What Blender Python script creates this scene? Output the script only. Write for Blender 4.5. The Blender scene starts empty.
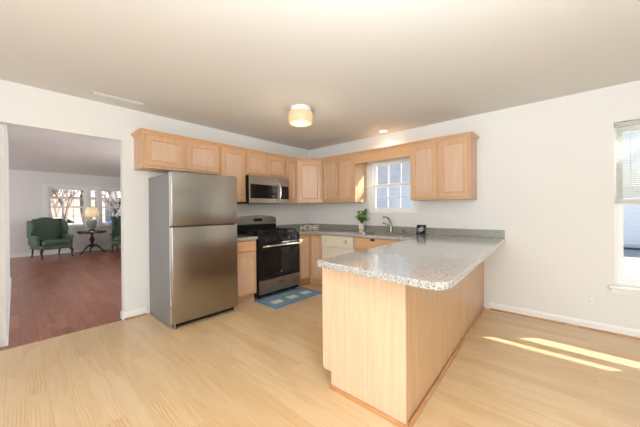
import bpy, bmesh, math, random
from mathutils import Vector, Matrix, noise
C = bpy.context.scene
COL = C.collection
PI = math.pi
random.seed(7)

# ------------------------------------------------------------------ camera
FPX, YAW, PITCH, ROLL = 271.307, 0.71673, -0.00283, -0.00772
CX0, CY0 = 326.02, 211.39
fw = Vector((math.cos(YAW)*math.cos(PITCH), math.sin(YAW)*math.cos(PITCH), math.sin(PITCH)))
rt0 = Vector((math.sin(YAW), -math.cos(YAW), 0)); up0 = rt0.cross(fw)
rt = math.cos(ROLL)*rt0 + math.sin(ROLL)*up0
up = -math.sin(ROLL)*rt0 + math.cos(ROLL)*up0
cd = bpy.data.cameras.new('camera'); cam = bpy.data.objects.new('camera', cd); COL.objects.link(cam)
mw = Matrix((( rt.x, up.x, -fw.x, -3.8684), (rt.y, up.y, -fw.y, -3.8071), (rt.z, up.z, -fw.z, 1.23662), (0, 0, 0, 1)))
cam.matrix_world = mw
cd.sensor_fit = 'HORIZONTAL'; cd.sensor_width = 36.0; cd.lens = FPX/640*36
cd.shift_x = -(CX0-320)/640; cd.shift_y = (CY0-213.5)/640
cd.clip_start = 0.05; cd.clip_end = 200
C.camera = cam

# ------------------------------------------------------------------ world, sun, fill lights, exposure
w = bpy.data.worlds.new('world'); C.world = w; w.use_nodes = True
nt = w.node_tree; nt.nodes.clear()
wo = nt.nodes.new('ShaderNodeOutputWorld'); bg = nt.nodes.new('ShaderNodeBackground')
sky = nt.nodes.new('ShaderNodeTexSky'); sky.sky_type = 'NISHITA'; sky.sun_disc = False
sky.sun_elevation = math.radians(32); sky.sun_rotation = math.radians(134); sky.air_density = 0.8; sky.dust_density = 1.5
nt.links.new(sky.outputs[0], bg.inputs[0]); bg.inputs[1].default_value = 0.12
nt.links.new(bg.outputs[0], wo.inputs[0])

def light(name, kind, loc, direction, energy, color=(1, 1, 1), size=None, size_y=None):
    l = bpy.data.lights.new(name, kind); l.energy = energy; l.color = color
    if kind == 'AREA':
        l.shape = 'RECTANGLE'; l.size = size; l.size_y = size_y
    o = bpy.data.objects.new(name, l); COL.objects.link(o); o.location = loc
    o.rotation_euler = Vector(direction).to_track_quat('-Z', 'Y').to_euler()
    return o
SUN = Vector((-1.13, 1.23, -1.0))
s = light('sun', 'SUN', (6, -8, 8), SUN, 9.0, (1.0, 0.93, 0.82)); s.data.angle = 0.004
# added fill lights on unseen sides of the kitchen; no doors built there
light('fill_west', 'AREA', (-5.9, -3.6, 1.35), (1, 0.0, 0.06), 66, (0.92, 0.97, 1.0), 3.6, 2.0)
light('fill_south', 'AREA', (-4.3, -6.4, 1.35), (0, 1, 0.06), 24, (0.92, 0.97, 1.0), 2.6, 2.0)
# the photographer's flash, bounced off the ceiling above the camera
light('bounce_flash', 'AREA', (-3.7, -4.0, 1.75), (0.12, 0.10, 1), 66, (0.90, 0.96, 1.0), 0.5, 0.5)
# added fill lights at the living room's side walls, which have no windows
light('fill_living', 'AREA', (-6.8, 5.6, 1.4), (1, 0, 0), 50, (0.97, 0.98, 1.0), 2.0, 1.4)
light('fill_dining', 'AREA', (-0.2, 2.0, 1.25), (-1, 0, 0.45), 65, (0.97, 0.98, 1.0), 2.2, 1.5)
C.view_settings.view_transform = 'Standard'; C.view_settings.look = 'None'
C.view_settings.exposure = 0.5; C.view_settings.gamma = 1.0; C.view_settings.use_curve_mapping = False

# ------------------------------------------------------------------ materials
def newmat(name):
    m = bpy.data.materials.new(name); m.use_nodes = True
    return m, m.node_tree, m.node_tree.nodes['Principled BSDF']
def plain(name, rgb, rough=0.5, metal=0.0, spec=0.5, var=0.0, scale=8.0, bump=0.0, coat=0.0, stretch=(1, 1, 1), trans=0.0):
    m, t, b = newmat(name)
    b.inputs['Roughness'].default_value = rough; b.inputs['Metallic'].default_value = metal
    b.inputs['Specular IOR Level'].default_value = spec; b.inputs['Base Color'].default_value = (*rgb, 1)
    b.inputs['Coat Weight'].default_value = coat; b.inputs['Transmission Weight'].default_value = trans
    if var or bump:
        tc = t.nodes.new('ShaderNodeTexCoord'); mp = t.nodes.new('ShaderNodeMapping'); mp.inputs['Scale'].default_value = stretch
        n = t.nodes.new('ShaderNodeTexNoise'); n.inputs['Scale'].default_value = scale; n.inputs['Detail'].default_value = 4
        t.links.new(tc.outputs['Object'], mp.inputs[0]); t.links.new(mp.outputs[0], n.inputs['Vector'])
        if var:
            mx = t.nodes.new('ShaderNodeMix'); mx.data_type = 'RGBA'
            mx.inputs[6].default_value = (*[c*(1-var) for c in rgb], 1); mx.inputs[7].default_value = (*[min(1, c*(1+var)) for c in rgb], 1)
            t.links.new(n.outputs[0], mx.inputs[0]); t.links.new(mx.outputs[2], b.inputs['Base Color'])
        if bump:
            bp = t.nodes.new('ShaderNodeBump'); bp.inputs['Strength'].default_value = bump; bp.inputs['Distance'].default_value = 0.01
            t.links.new(n.outputs[0], bp.inputs['Height']); t.links.new(bp.outputs[0], b.inputs['Normal'])
    return m
def emis(name, rgb, strength, base=(0.9, 0.85, 0.75)):
    m, t, b = newmat(name); b.inputs['Base Color'].default_value = (*base, 1)
    b.inputs['Emission Color'].default_value = (*rgb, 1); b.inputs['Emission Strength'].default_value = strength
    return m
def ramp(t, stops):
    r = t.nodes.new('ShaderNodeValToRGB'); e = r.color_ramp.elements
    e[0].position, e[0].color = stops[0][0], (*stops[0][1], 1); e[1].position, e[1].color = stops[-1][0], (*stops[-1][1], 1)
    for p, c in stops[1:-1]:
        k = e.new(p); k.color = (*c, 1)
    return r
def wood(name, dark, light_, scale=(16, 16, 1.0), rough=0.38, coat=0.15, contrast=(0.3, 0.7)):
    m, t, b = newmat(name); b.inputs['Roughness'].default_value = rough; b.inputs['Coat Weight'].default_value = coat; b.inputs['Coat Roughness'].default_value = 0.25
    tc = t.nodes.new('ShaderNodeTexCoord'); mp = t.nodes.new('ShaderNodeMapping'); mp.inputs['Scale'].default_value = scale
    n = t.nodes.new('ShaderNodeTexNoise'); n.inputs['Scale'].default_value = 2.4; n.inputs['Detail'].default_value = 5; n.inputs['Distortion'].default_value = 0.7
    r = ramp(t, [(contrast[0], dark), (contrast[1], light_)])
    t.links.new(tc.outputs['Object'], mp.inputs[0]); t.links.new(mp.outputs[0], n.inputs['Vector'])
    t.links.new(n.outputs[0], r.inputs[0]); t.links.new(r.outputs[0], b.inputs['Base Color'])
    return m
def planks(name, tones, pw, pl, rough, grain, streak, coat=0.2, seam=(0.5, 0.36, 0.22), seamw=0.003, mott=0.0, rings=0.0, seamf=0.45):
    m, t, b = newmat(name); b.inputs['Roughness'].default_value = rough; b.inputs['Coat Weight'].default_value = coat; b.inputs['Coat Roughness'].default_value = 0.18
    tc = t.nodes.new('ShaderNodeTexCoord'); mp = t.nodes.new('ShaderNodeMapping'); mp.inputs['Rotation'].default_value = (0, 0, PI/2)
    br = t.nodes.new('ShaderNodeTexBrick'); br.offset = 0.37; br.inputs['Color1'].default_value = (0, 0, 0, 1); br.inputs['Color2'].default_value = (1, 1, 1, 1)
    br.inputs['Mortar'].default_value = (0.5, 0.5, 0.5, 1); br.inputs['Scale'].default_value = 1.0; br.inputs['Mortar Size'].default_value = seamw
    br.inputs['Mortar Smooth'].default_value = 0.3; br.inputs['Brick Width'].default_value = pl; br.inputs['Row Height'].default_value = pw
    t.links.new(tc.outputs['Object'], mp.inputs[0]); t.links.new(mp.outputs[0], br.inputs['Vector'])
    # grain stretched along y, shifted per plank
    mg = t.nodes.new('ShaderNodeMapping'); mg.inputs['Scale'].default_value = (14, 1.1, 1)
    ad = t.nodes.new('ShaderNodeVectorMath'); ad.operation = 'MULTIPLY_ADD'; ad.inputs[1].default_value = (9, 5, 3)
    t.links.new(br.outputs['Color'], ad.inputs[0]); t.links.new(tc.outputs['Object'], ad.inputs[2]); t.links.new(ad.outputs[0], mg.inputs[0])
    n = t.nodes.new('ShaderNodeTexNoise'); n.inputs['Scale'].default_value = 1.6; n.inputs['Detail'].default_value = 5; n.inputs['Distortion'].default_value = 1.1
    t.links.new(mg.outputs[0], n.inputs['Vector'])
    mt = t.nodes.new('ShaderNodeMath'); mt.operation = 'MULTIPLY_ADD'; mt.inputs[1].default_value = grain
    m2 = t.nodes.new('ShaderNodeMath'); m2.operation = 'MULTIPLY'; m2.inputs[1].default_value = 1-grain
    t.links.new(br.outputs['Color'], m2.inputs[0]); t.links.new(n.outputs[0], mt.inputs[0]); t.links.new(m2.outputs[0], mt.inputs[2])
    r = ramp(t, [(0.2, tones[0]), (0.55, tones[1]), (0.85, tones[2])]); t.links.new(mt.outputs[0], r.inputs[0])
    # flame-like figure streaks
    mg2 = t.nodes.new('ShaderNodeMapping'); mg2.inputs['Scale'].default_value = (5.5, 0.8, 1); t.links.new(ad.outputs[0], mg2.inputs[0])
    n2 = t.nodes.new('ShaderNodeTexNoise'); n2.inputs['Scale'].default_value = 1.3; n2.inputs['Detail'].default_value = 7; n2.inputs['Distortion'].default_value = 2.2
    t.links.new(mg2.outputs[0], n2.inputs['Vector'])
    r2 = ramp(t, [(0.56, (0, 0, 0)), (0.70, (streak[3],)*3)]); t.links.new(n2.outputs[0], r2.inputs[0])
    mx = t.nodes.new('ShaderNodeMix'); mx.data_type = 'RGBA'; mx.inputs[7].default_value = (*streak[:3], 1)
    t.links.new(r2.outputs[0], mx.inputs[0]); t.links.new(r.outputs[0], mx.inputs[6])
    col = mx.outputs[2]
    if rings:
        wv = t.nodes.new('ShaderNodeTexWave'); wv.bands_direction = 'X'; wv.inputs['Scale'].default_value = 5.5; wv.inputs['Distortion'].default_value = 9; wv.inputs['Detail'].default_value = 2; wv.inputs['Detail Scale'].default_value = 0.7
        mg4 = t.nodes.new('ShaderNodeMapping'); mg4.inputs['Scale'].default_value = (3.2, 0.55, 1); t.links.new(ad.outputs[0], mg4.inputs[0]); t.links.new(mg4.outputs[0], wv.inputs['Vector'])
        n4 = t.nodes.new('ShaderNodeTexNoise'); n4.inputs['Scale'].default_value = 1.1; n4.inputs['Detail'].default_value = 2; t.links.new(mg2.outputs[0], n4.inputs['Vector'])
        r4 = ramp(t, [(0.48, (0, 0, 0)), (0.66, (rings,)*3)]); t.links.new(n4.outputs[0], r4.inputs[0])
        r5 = ramp(t, [(0.55, (0, 0, 0)), (0.9, (1, 1, 1))]); t.links.new(wv.outputs['Fac'], r5.inputs[0])
        mm = t.nodes.new('ShaderNodeMath'); mm.operation = 'MULTIPLY'; t.links.new(r4.outputs[0], mm.inputs[0]); t.links.new(r5.outputs[0], mm.inputs[1])
        mx4 = t.nodes.new('ShaderNodeMix'); mx4.data_type = 'RGBA'; mx4.inputs[7].default_value = (*streak[:3], 1)
        t.links.new(mm.outputs[0], mx4.inputs[0]); t.links.new(col, mx4.inputs[6]); col = mx4.outputs[2]
    if mott:
        n3 = t.nodes.new('ShaderNodeTexNoise'); n3.inputs['Scale'].default_value = 9; n3.inputs['Detail'].default_value = 6; t.links.new(tc.outputs['Object'], n3.inputs['Vector'])
        r3 = ramp(t, [(0.60, (0, 0, 0)), (0.72, (mott,)*3)]); t.links.new(n3.outputs[0], r3.inputs[0])
        mx3 = t.nodes.new('ShaderNodeMix'); mx3.data_type = 'RGBA'; mx3.inputs[7].default_value = (0.42, 0.22, 0.14, 1)
        t.links.new(r3.outputs[0], mx3.inputs[0]); t.links.new(col, mx3.inputs[6]); col = mx3.outputs[2]
    ms = t.nodes.new('ShaderNodeMix'); ms.data_type = 'RGBA'; ms.inputs[7].default_value = (*seam, 1)
    sf = t.nodes.new('ShaderNodeMath'); sf.operation = 'MULTIPLY'; sf.inputs[1].default_value = seamf; t.links.new(br.outputs['Fac'], sf.inputs[0])
    t.links.new(sf.outputs[0], ms.inputs[0]); t.links.new(col, ms.inputs[6]); t.links.new(ms.outputs[2], b.inputs['Base Color'])
    return m
def granite(name, a, b_, c_, rough=0.2, coat=0.7):
    m, t, b = newmat(name); b.inputs['Roughness'].default_value = rough; b.inputs['Coat Weight'].default_value = coat; b.inputs['Coat Roughness'].default_value = 0.11; b.inputs['Coat IOR'].default_value = 1.6
    tc = t.nodes.new('ShaderNodeTexCoord')
    v = t.nodes.new('ShaderNodeTexVoronoi'); v.inputs['Scale'].default_value = 240; t.links.new(tc.outputs['Object'], v.inputs['Vector'])
    sp = t.nodes.new('ShaderNodeSeparateColor'); t.links.new(v.outputs['Color'], sp.inputs[0])
    r = ramp(t, [(0.0, a), (0.16, a), (0.22, b_), (0.72, b_), (0.80, c_), (1.0, c_)]); t.links.new(sp.outputs[0], r.inputs[0])
    n = t.nodes.new('ShaderNodeTexNoise'); n.inputs['Scale'].default_value = 60; n.inputs['Detail'].default_value = 3; t.links.new(tc.outputs['Object'], n.inputs['Vector'])
    mx = t.nodes.new('ShaderNodeMix'); mx.data_type = 'RGBA'; mx.blend_type = 'MULTIPLY'; mx.inputs[0].default_value = 0.35
    t.links.new(r.outputs[0], mx.inputs[6]); t.links.new(n.outputs[0], mx.inputs[7]); t.links.new(mx.outputs[2], b.inputs['Base Color'])
    return m
def steel(name, rgb, rough, axis_scale):
    m, t, b = newmat(name); b.inputs['Metallic'].default_value = 1.0; b.inputs['Base Color'].default_value = (*rgb, 1)
    tc = t.nodes.new('ShaderNodeTexCoord'); mp = t.nodes.new('ShaderNodeMapping'); mp.inputs['Scale'].default_value = axis_scale
    n = t.nodes.new('ShaderNodeTexNoise'); n.inputs['Scale'].default_value = 3; n.inputs['Detail'].default_value = 3
    t.links.new(tc.outputs['Object'], mp.inputs[0]); t.links.new(mp.outputs[0], n.inputs['Vector'])
    mr = t.nodes.new('ShaderNodeMapRange'); mr.inputs[3].default_value = rough*0.94; mr.inputs[4].default_value = rough*1.07
    t.links.new(n.outputs[0], mr.inputs[0]); t.links.new(mr.outputs[0], b.inputs['Roughness'])
    return m
def pane_mat(name):
    m = bpy.data.materials.new(name); m.use_nodes = True; t = m.node_tree; t.nodes.clear()
    o = t.nodes.new('ShaderNodeOutputMaterial'); tr = t.nodes.new('ShaderNodeBsdfTransparent'); g = t.nodes.new('ShaderNodeBsdfGlossy')
    g.inputs['Roughness'].default_value = 0.02; tr.inputs[0].default_value = (0.95, 0.97, 0.97, 1)
    lw = t.nodes.new('ShaderNodeLayerWeight'); lw.inputs[0].default_value = 0.5; pw = t.nodes.new('ShaderNodeMath'); pw.operation = 'POWER'; pw.inputs[1].default_value = 5
    f = t.nodes.new('ShaderNodeMath'); f.operation = 'MULTIPLY_ADD'; f.inputs[1].default_value = 0.9; f.inputs[2].default_value = 0.03; mx = t.nodes.new('ShaderNodeMixShader')
    t.links.new(lw.outputs['Facing'], pw.inputs[0]); t.links.new(pw.outputs[0], f.inputs[0])
    t.links.new(f.outputs[0], mx.inputs[0]); t.links.new(tr.outputs[0], mx.inputs[1]); t.links.new(g.outputs[0], mx.inputs[2]); t.links.new(mx.outputs[0], o.inputs[0])
    return m
def translucent(name, rgb, amount=0.5, rough=0.8):
    m = bpy.data.materials.new(name); m.use_nodes = True; t = m.node_tree; t.nodes.clear()
    o = t.nodes.new('ShaderNodeOutputMaterial'); d = t.nodes.new('ShaderNodeBsdfDiffuse'); tr = t.nodes.new('ShaderNodeBsdfTranslucent'); mx = t.nodes.new('ShaderNodeMixShader')
    d.inputs[0].default_value = (*rgb, 1); tr.inputs[0].default_value = (*rgb, 1); mx.inputs[0].default_value = amount
    t.links.new(d.outputs[0], mx.inputs[1]); t.links.new(tr.outputs[0], mx.inputs[2]); t.links.new(mx.outputs[0], o.inputs[0])
    return m
def siding_mat(name, rgb):
    m, t, b = newmat(name); b.inputs['Roughness'].default_value = 0.7
    tc = t.nodes.new('ShaderNodeTexCoord'); wv = t.nodes.new('ShaderNodeTexWave'); wv.bands_direction = 'Z'; wv.wave_profile = 'SAW'; wv.inputs['Scale'].default_value = 1.6
    r = ramp(t, [(0.0, [c*0.8 for c in rgb]), (0.12, rgb), (1.0, rgb)])
    t.links.new(tc.outputs['Object'], wv.inputs['Vector']); t.links.new(wv.outputs['Fac'], r.inputs[0]); t.links.new(r.outputs[0], b.inputs['Base Color'])
    return m

M = {}
M['wall'] = plain('wall_paint', (0.80, 0.793, 0.775), 0.85, var=0.015, scale=2)
M['ceil'] = plain('ceiling_paint', (0.745, 0.735, 0.71), 0.9, var=0.015, scale=2)
M['trimw'] = plain('white_trim', (0.86, 0.86, 0.85), 0.4)
M['vinyl'] = plain('white_vinyl', (0.88, 0.88, 0.87), 0.35)
M['maple'] = wood('maple', (0.55, 0.325, 0.18), (0.64, 0.405, 0.238))
M['maple_in'] = wood('maple_panel', (0.58, 0.38, 0.255), (0.66, 0.455, 0.32))
M['maple_x'] = wood('maple_horizontal', (0.62, 0.36, 0.19), (0.70, 0.43, 0.24), scale=(16, 1.0, 16))
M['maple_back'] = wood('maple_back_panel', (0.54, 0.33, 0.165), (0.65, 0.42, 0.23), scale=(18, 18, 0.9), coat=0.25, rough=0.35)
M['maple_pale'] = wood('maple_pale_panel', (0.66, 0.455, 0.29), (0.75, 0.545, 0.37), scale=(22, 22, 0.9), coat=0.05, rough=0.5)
M['shoe'] = wood('shoe_wood', (0.40, 0.17, 0.06), (0.55, 0.27, 0.11), scale=(3, 3, 3))
M['lam'] = planks('oak_laminate', [(0.59, 0.395, 0.205), (0.67, 0.485, 0.28), (0.72, 0.55, 0.345)], 0.098, 1.1, 0.30, 0.68, (0.60, 0.33, 0.13, 0.45), coat=0.25, rings=0.75, seamf=0.22)
M['dark'] = planks('cherry_boards', [(0.20, 0.060, 0.032), (0.31, 0.105, 0.056), (0.41, 0.155, 0.085)], 0.12, 0.6, 0.30, 0.68, (0.15, 0.046, 0.026, 0.6), coat=0.14, seam=(0.04, 0.012, 0.01), mott=0.6)
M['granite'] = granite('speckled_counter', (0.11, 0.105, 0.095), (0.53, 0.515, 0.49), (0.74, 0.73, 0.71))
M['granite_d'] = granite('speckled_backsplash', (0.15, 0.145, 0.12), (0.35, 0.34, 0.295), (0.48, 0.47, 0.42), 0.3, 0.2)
M['steel'] = steel('brushed_steel', (0.375, 0.355, 0.33), 0.25, (5, 5, 0.25))
M['steelh'] = steel('brushed_steel_horizontal', (0.35, 0.335, 0.315), 0.30, (0.3, 6, 6))
M['bgsteel'] = steel('dark_brushed_steel', (0.30, 0.27, 0.245), 0.28, (0.3, 6, 6))
M['side'] = plain('grey_appliance_side', (0.26, 0.26, 0.265), 0.45, metal=0.35, var=0.03, scale=40)
M['chrome'] = plain('chrome', (0.72, 0.72, 0.72), 0.12, metal=1.0)
M['nickel'] = plain('brushed_nickel', (0.34, 0.33, 0.32), 0.25, metal=1.0)
M['black'] = plain('black_enamel', (0.010, 0.010, 0.011), 0.25, spec=0.3)
M['blackm'] = plain('cast_iron_black', (0.015, 0.015, 0.015), 0.55)
M['blackg'] = plain('black_glass', (0.007, 0.007, 0.008), 0.06, spec=0.35)
M['gasket'] = plain('dark_gasket', (0.03, 0.03, 0.03), 0.7)
M['cream'] = plain('cream_enamel', (0.76, 0.70, 0.57), 0.35)
M['cream_d'] = plain('cream_knob', (0.60, 0.53, 0.40), 0.4)
M['white'] = plain('white_plastic', (0.82, 0.82, 0.80), 0.4)
M['slot'] = plain('slot_dark', (0.08, 0.08, 0.08), 0.6)
M['pane'] = pane_mat('window_glass')
M['blind'] = translucent('blind_slats', (0.90, 0.90, 0.87), 0.65)
M['rug'] = plain('blue_rug', (0.17, 0.30, 0.40), 0.95, var=0.25, scale=60, bump=0.3)
M['rug_b'] = plain('rug_border_blue', (0.12, 0.26, 0.40), 0.95, var=0.2, scale=80, bump=0.3)
M['rug_w'] = plain('rug_motif_white', (0.70, 0.69, 0.62), 0.95, var=0.1, scale=60)
M['rug_g'] = plain('rug_motif_green', (0.20, 0.42, 0.16), 0.95)
M['rug_p'] = plain('rug_motif_mauve', (0.30, 0.26, 0.42), 0.95)
M['leaf'] = plain('leaf_green', (0.16, 0.36, 0.05), 0.5, var=0.3, scale=30)
M['leaf2'] = plain('leaf_dark', (0.03, 0.10, 0.03), 0.5)
M['yellow'] = plain('yellow_flower', (0.80, 0.66, 0.12), 0.6)
M['pot'] = plain('pale_ceramic', (0.78, 0.69, 0.65), 0.4)
M['pot_b'] = plain('straw_band', (0.62, 0.50, 0.30), 0.7)
M['sign'] = plain('pale_sign_wood', (0.80, 0.70, 0.56), 0.6, var=0.1, scale=30)
M['ribbon'] = plain('cream_ribbon', (0.85, 0.74, 0.55), 0.7)
M['glass_lit'] = emis('alabaster_glass', (1.0, 0.62, 0.30), 0.34, (0.50, 0.40, 0.28))
M['lamp_white'] = plain('fixture_white', (0.85, 0.83, 0.80), 0.4)
M['bulb'] = emis('recessed_bulb', (1.0, 0.86, 0.66), 5.0)
M['green'] = plain('green_damask', (0.095, 0.150, 0.105), 0.85, var=0.25, scale=45, bump=0.1)
M['mahog'] = wood('mahogany', (0.030, 0.010, 0.006), (0.075, 0.026, 0.014), scale=(6, 6, 2), rough=0.25, coat=0.4)
M['shade'] = translucent('lamp_shade_cloth', (0.86, 0.80, 0.66), 0.5)
M['ceramic'] = plain('jade_ceramic', (0.26, 0.30, 0.25), 0.2, var=0.7, scale=28)
M['snow'] = plain('snow', (0.58, 0.60, 0.64), 0.9, var=0.06, scale=0.6)
M['asphalt'] = plain('asphalt', (0.20, 0.20, 0.21), 0.9, var=0.2, scale=3)
M['bark'] = plain('bark', (0.26, 0.185, 0.16), 0.9, var=0.3, scale=6)
M['spruce'] = plain('spruce_needles', (0.035, 0.075, 0.085), 0.8, var=0.4, scale=5)
M['siding_b'] = siding_mat('blue_grey_siding', (0.74, 0.79, 0.88))
M['siding_w'] = siding_mat('white_siding', (0.74, 0.76, 0.80))
M['brick'] = siding_mat('tan_siding', (0.42, 0.33, 0.29))
M['roofs'] = plain('snowy_shingles', (0.66, 0.68, 0.72), 0.9, var=0.15, scale=3)
M['foundation'] = plain('dark_foundation', (0.10, 0.10, 0.11), 0.9)
M['carblue'] = plain('car_paint_blue', (0.05, 0.12, 0.30), 0.25, coat=0.6)
M['cargrey'] = plain('car_paint_silver', (0.45, 0.46, 0.48), 0.25, coat=0.6)
M['tyre'] = plain('tyre', (0.02, 0.02, 0.02), 0.8)
M['blocker'] = plain('blocker_paint', (0.60, 0.58, 0.54), 0.7, var=0.1, scale=10)

# ------------------------------------------------------------------ mesh builder
def off(p):
    v = Vector((0, 0, 0))
    while p is not None:
        v += Vector(p.location); p = p.parent
    return v
class MB:
    def __init__(self): self.b = bmesh.new()
    def box(self, x0, x1, y0, y1, z0, z1, bev=0.0, seg=2):
        x0, x1 = min(x0, x1), max(x0, x1); y0, y1 = min(y0, y1), max(y0, y1); z0, z1 = min(z0, z1), max(z0, z1)
        r = bmesh.ops.create_cube(self.b, size=1.0); vs = r['verts']
        for v in vs: v.co = Vector(((x0+x1)/2+v.co.x*(x1-x0), (y0+y1)/2+v.co.y*(y1-y0), (z0+z1)/2+v.co.z*(z1-z0)))
        if bev:
            es = list({e for v in vs for e in v.link_edges})
            bmesh.ops.bevel(self.b, geom=es, offset=bev, segments=seg, affect='EDGES', profile=0.5)
        return self
    def loft(self, rings, cap=True, closed=True):
        rows = [[self.b.verts.new(p) for p in r] for r in rings]; n = len(rows[0])
        for a, c in zip(rows, rows[1:]):
            for i in range(n if closed else n-1):
                j = (i+1) % n
                self.b.faces.new((a[i], a[j], c[j], c[i]))
        if cap:
            self.b.faces.new(rows[0][::-1]); self.b.faces.new(rows[-1])
        return self
    def prism(self, pts, d, bev=0.0):
        d = Vector(d); a = [Vector(p) for p in pts]
        vs0 = [self.b.verts.new(p) for p in a]; vs1 = [self.b.verts.new(p+d) for p in a]; n = len(a); fs = []
        for i in range(n):
            j = (i+1) % n; fs.append(self.b.faces.new((vs0[i], vs0[j], vs1[j], vs1[i])))
        c0 = self.b.faces.new(vs0[::-1]); c1 = self.b.faces.new(vs1)
        if bev:
            es = list({e for f in (c0, c1) for e in f.edges})
            bmesh.ops.bevel(self.b, geom=es, offset=bev, segments=3, affect='EDGES', profile=0.5)
        return self
    def tube(self, pts, r, n=10, cap=True):
        pts = [Vector(p) for p in pts]; rs = r if isinstance(r, (list, tuple)) else [r]*len(pts); rings = []
        t0 = (pts[1]-pts[0]).normalized(); ref = Vector((0, 0, 1)) if abs(t0.z) < 0.9 else Vector((1, 0, 0))
        u = t0.cross(ref).normalized()
        for i, p in enumerate(pts):
            t = (pts[min(i+1, len(pts)-1)]-pts[max(i-1, 0)]).normalized()
            u = (u-t*u.dot(t)).normalized(); v = t.cross(u)
            rings.append([p+(u*math.cos(2*PI*k/n)+v*math.sin(2*PI*k/n))*rs[i] for k in range(n)])
        return self.loft(rings, cap)
    def lathe(self, prof, c=(0, 0, 0), n=28, axis=2):
        rings = []
        for r, h in prof:
            ring = []
            for k in range(n):
                a = 2*PI*k/n; q = [r*math.cos(a), r*math.sin(a), h]
                if axis == 1: q = [q[0], h, q[1]]
                if axis == 0: q = [h, q[0], q[1]]
                ring.append(Vector(q)+Vector(c))
            rings.append(ring)
        return self.loft(rings)
    def panel(self, P, u, n, w_, h_, t=0.02, fr=0.055, rec=0.008):
        """framed door front: P lower corner on the box face, u along, n outward"""
        P, u, n = Vector(P), Vector(u).normalized(), Vector(n).normalized(); z = Vector((0, 0, 1))
        def ring(i, d): return [P+u*a+z*b_+n*d for a, b_ in ((i, i), (w_-i, i), (w_-i, h_-i), (i, h_-i))]
        L = [ring(0, 0), ring(0, t-0.004), ring(0.004, t)]
        if fr: L += [ring(fr, t), ring(fr+0.009, t-rec-0.001), ring(fr+0.009, 0)]
        return self.loft(L, cap=not fr)
    def done(self, name, m, parent=None, smooth=False, bevel=0.0, sub=0):
        bmesh.ops.recalc_face_normals(self.b, faces=self.b.faces[:])
        o_ = off(parent)
        for v in self.b.verts: v.co -= o_
        me = bpy.data.meshes.new(name); self.b.to_mesh(me); self.b.free()
        ob = bpy.data.objects.new(name, me); COL.objects.link(ob); me.materials.append(m)
        if parent is not None: ob.parent = parent
        if smooth:
            for f in me.polygons: f.use_smooth = True
            try: me.set_sharp_from_angle(angle=math.radians(38))
            except Exception: pass
        if bevel:
            bm_ = ob.modifiers.new('bevel', 'BEVEL'); bm_.width = bevel; bm_.segments = 2; bm_.limit_method = 'ANGLE'
        if sub:
            sm = ob.modifiers.new('sub', 'SUBSURF'); sm.levels = sub; sm.render_levels = sub
        return ob
def door(P, u, n, w_, h_, parent, fr=0.055, t=0.02, rec=0.008):
    P, u, n = Vector(P), Vector(u).normalized(), Vector(n).normalized()
    d = MB().panel(P, u, n, w_, h_, t, fr, rec).done('door', M['maple'], parent)
    i = fr+0.0085; z = Vector((0, 0, 1))
    def ring(i, e): return [P+u*a+z*b_+n*e for a, b_ in ((i, i), (w_-i, i), (w_-i, h_-i), (i, h_-i))]
    MB().loft([ring(i, 0.001), ring(i, t-rec-0.002), ring(i+0.010, t-rec+0.001)]).done('door_panel', M['maple_in'], d)
    return d
def tag(o, label, cat, group=None, kind=None):
    o['label'] = label; o['category'] = cat
    if group: o['group'] = group
    if kind: o['kind'] = kind
    return o
def thing(name, loc, label, cat, group=None, rz=0.0):
    o = bpy.data.objects.new(name, None); COL.objects.link(o); o.location = loc; o.rotation_euler = (0, 0, rz); o.empty_display_size = 0.1
    return tag(o, label, cat, group)
def struct(o, label=None):
    o['kind'] = 'structure'
    if label: o['label'] = label
    return o
def sempty(name, loc, label=None):
    o = bpy.data.objects.new(name, None); COL.objects.link(o); o.location = loc; return struct(o, label)
def box(name, m, parent, *a, bev=0.0, **k): return MB().box(*a, bev=bev).done(name, m, parent, **k)

H = 2.44
# ------------------------------------------------------------------ room shell
WIN1 = (-2.25, -1.38, 1.20, 2.05)     # y0 y1 z0 z1 in the right wall, above the sink
WIN2 = (-5.22, -4.19, 0.475, 2.08)
DX0, DX1, DZ = -4.01, -3.05, 2.06
struct(box('floor', M['lam'], None, -6, 0, -6.5, 0, -0.10, 0))
struct(box('floor_living', M['dark'], None, -7, 0, 0.0, 7.65, -0.10, 0))
struct(box('ceiling', M['ceil'], None, -6, 0, -6.5, 0, H, H+0.1))
struct(box('ceiling_living', M['ceil'], None, -7, 0, 0.0, 7.65, H, H+0.1))
b = MB(); b.box(-6, DX0, 0, 0.10, 0, H).box(DX0, DX1, 0, 0.10, DZ, H).box(DX1, 0.0, 0, 0.10, 0, H); struct(b.done('wall_back', M['wall']))
def wall_yz(name, x0, x1, y0, y1, holes, m=None):
    b = MB(); ys = y0
    for (a, c, z0, z1) in sorted(holes):
        b.box(x0, x1, ys, a, 0, H); b.box(x0, x1, a, c, 0, z0); b.box(x0, x1, a, c, z1, H); ys = c
    b.box(x0, x1, ys, y1, 0, H); return struct(b.done(name, m or M['wall']))
wall_yz('wall_right', 0, 0.14, -6.5, 0.0, [WIN1, WIN2])
wall_yz('wall_left', -6.12, -6.0, -6.5, 0.0, [])
struct(box('wall_front', M['wall'], None, -6.12, 0.14, -6.62, -6.5, 0, H))
struct(box('wall_hall', M['wall'], None, -4.07, -3.93, 0.10, 3.68, 0, H))
wall_yz('wall_living_left', -7.12, -7.0, 0, 7.65, [])
wall_yz('wall_living_right', 0.0, 0.14, 0.0, 7.65, [])
W3 = [(-3.215, -1.30, 0.80, 2.01)]
b = MB(); xs = -7.12
for (a, c, z0, z1) in W3:
    b.box(xs, a, 7.65, 7.79, 0, H); b.box(a, c, 7.65, 7.79, 0, z0); b.box(a, c, 7.65, 7.79, z1, H); xs = c
b.box(xs, 0.14, 7.65, 7.79, 0, H); struct(b.done('wall_living_back', M['wall']))
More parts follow.
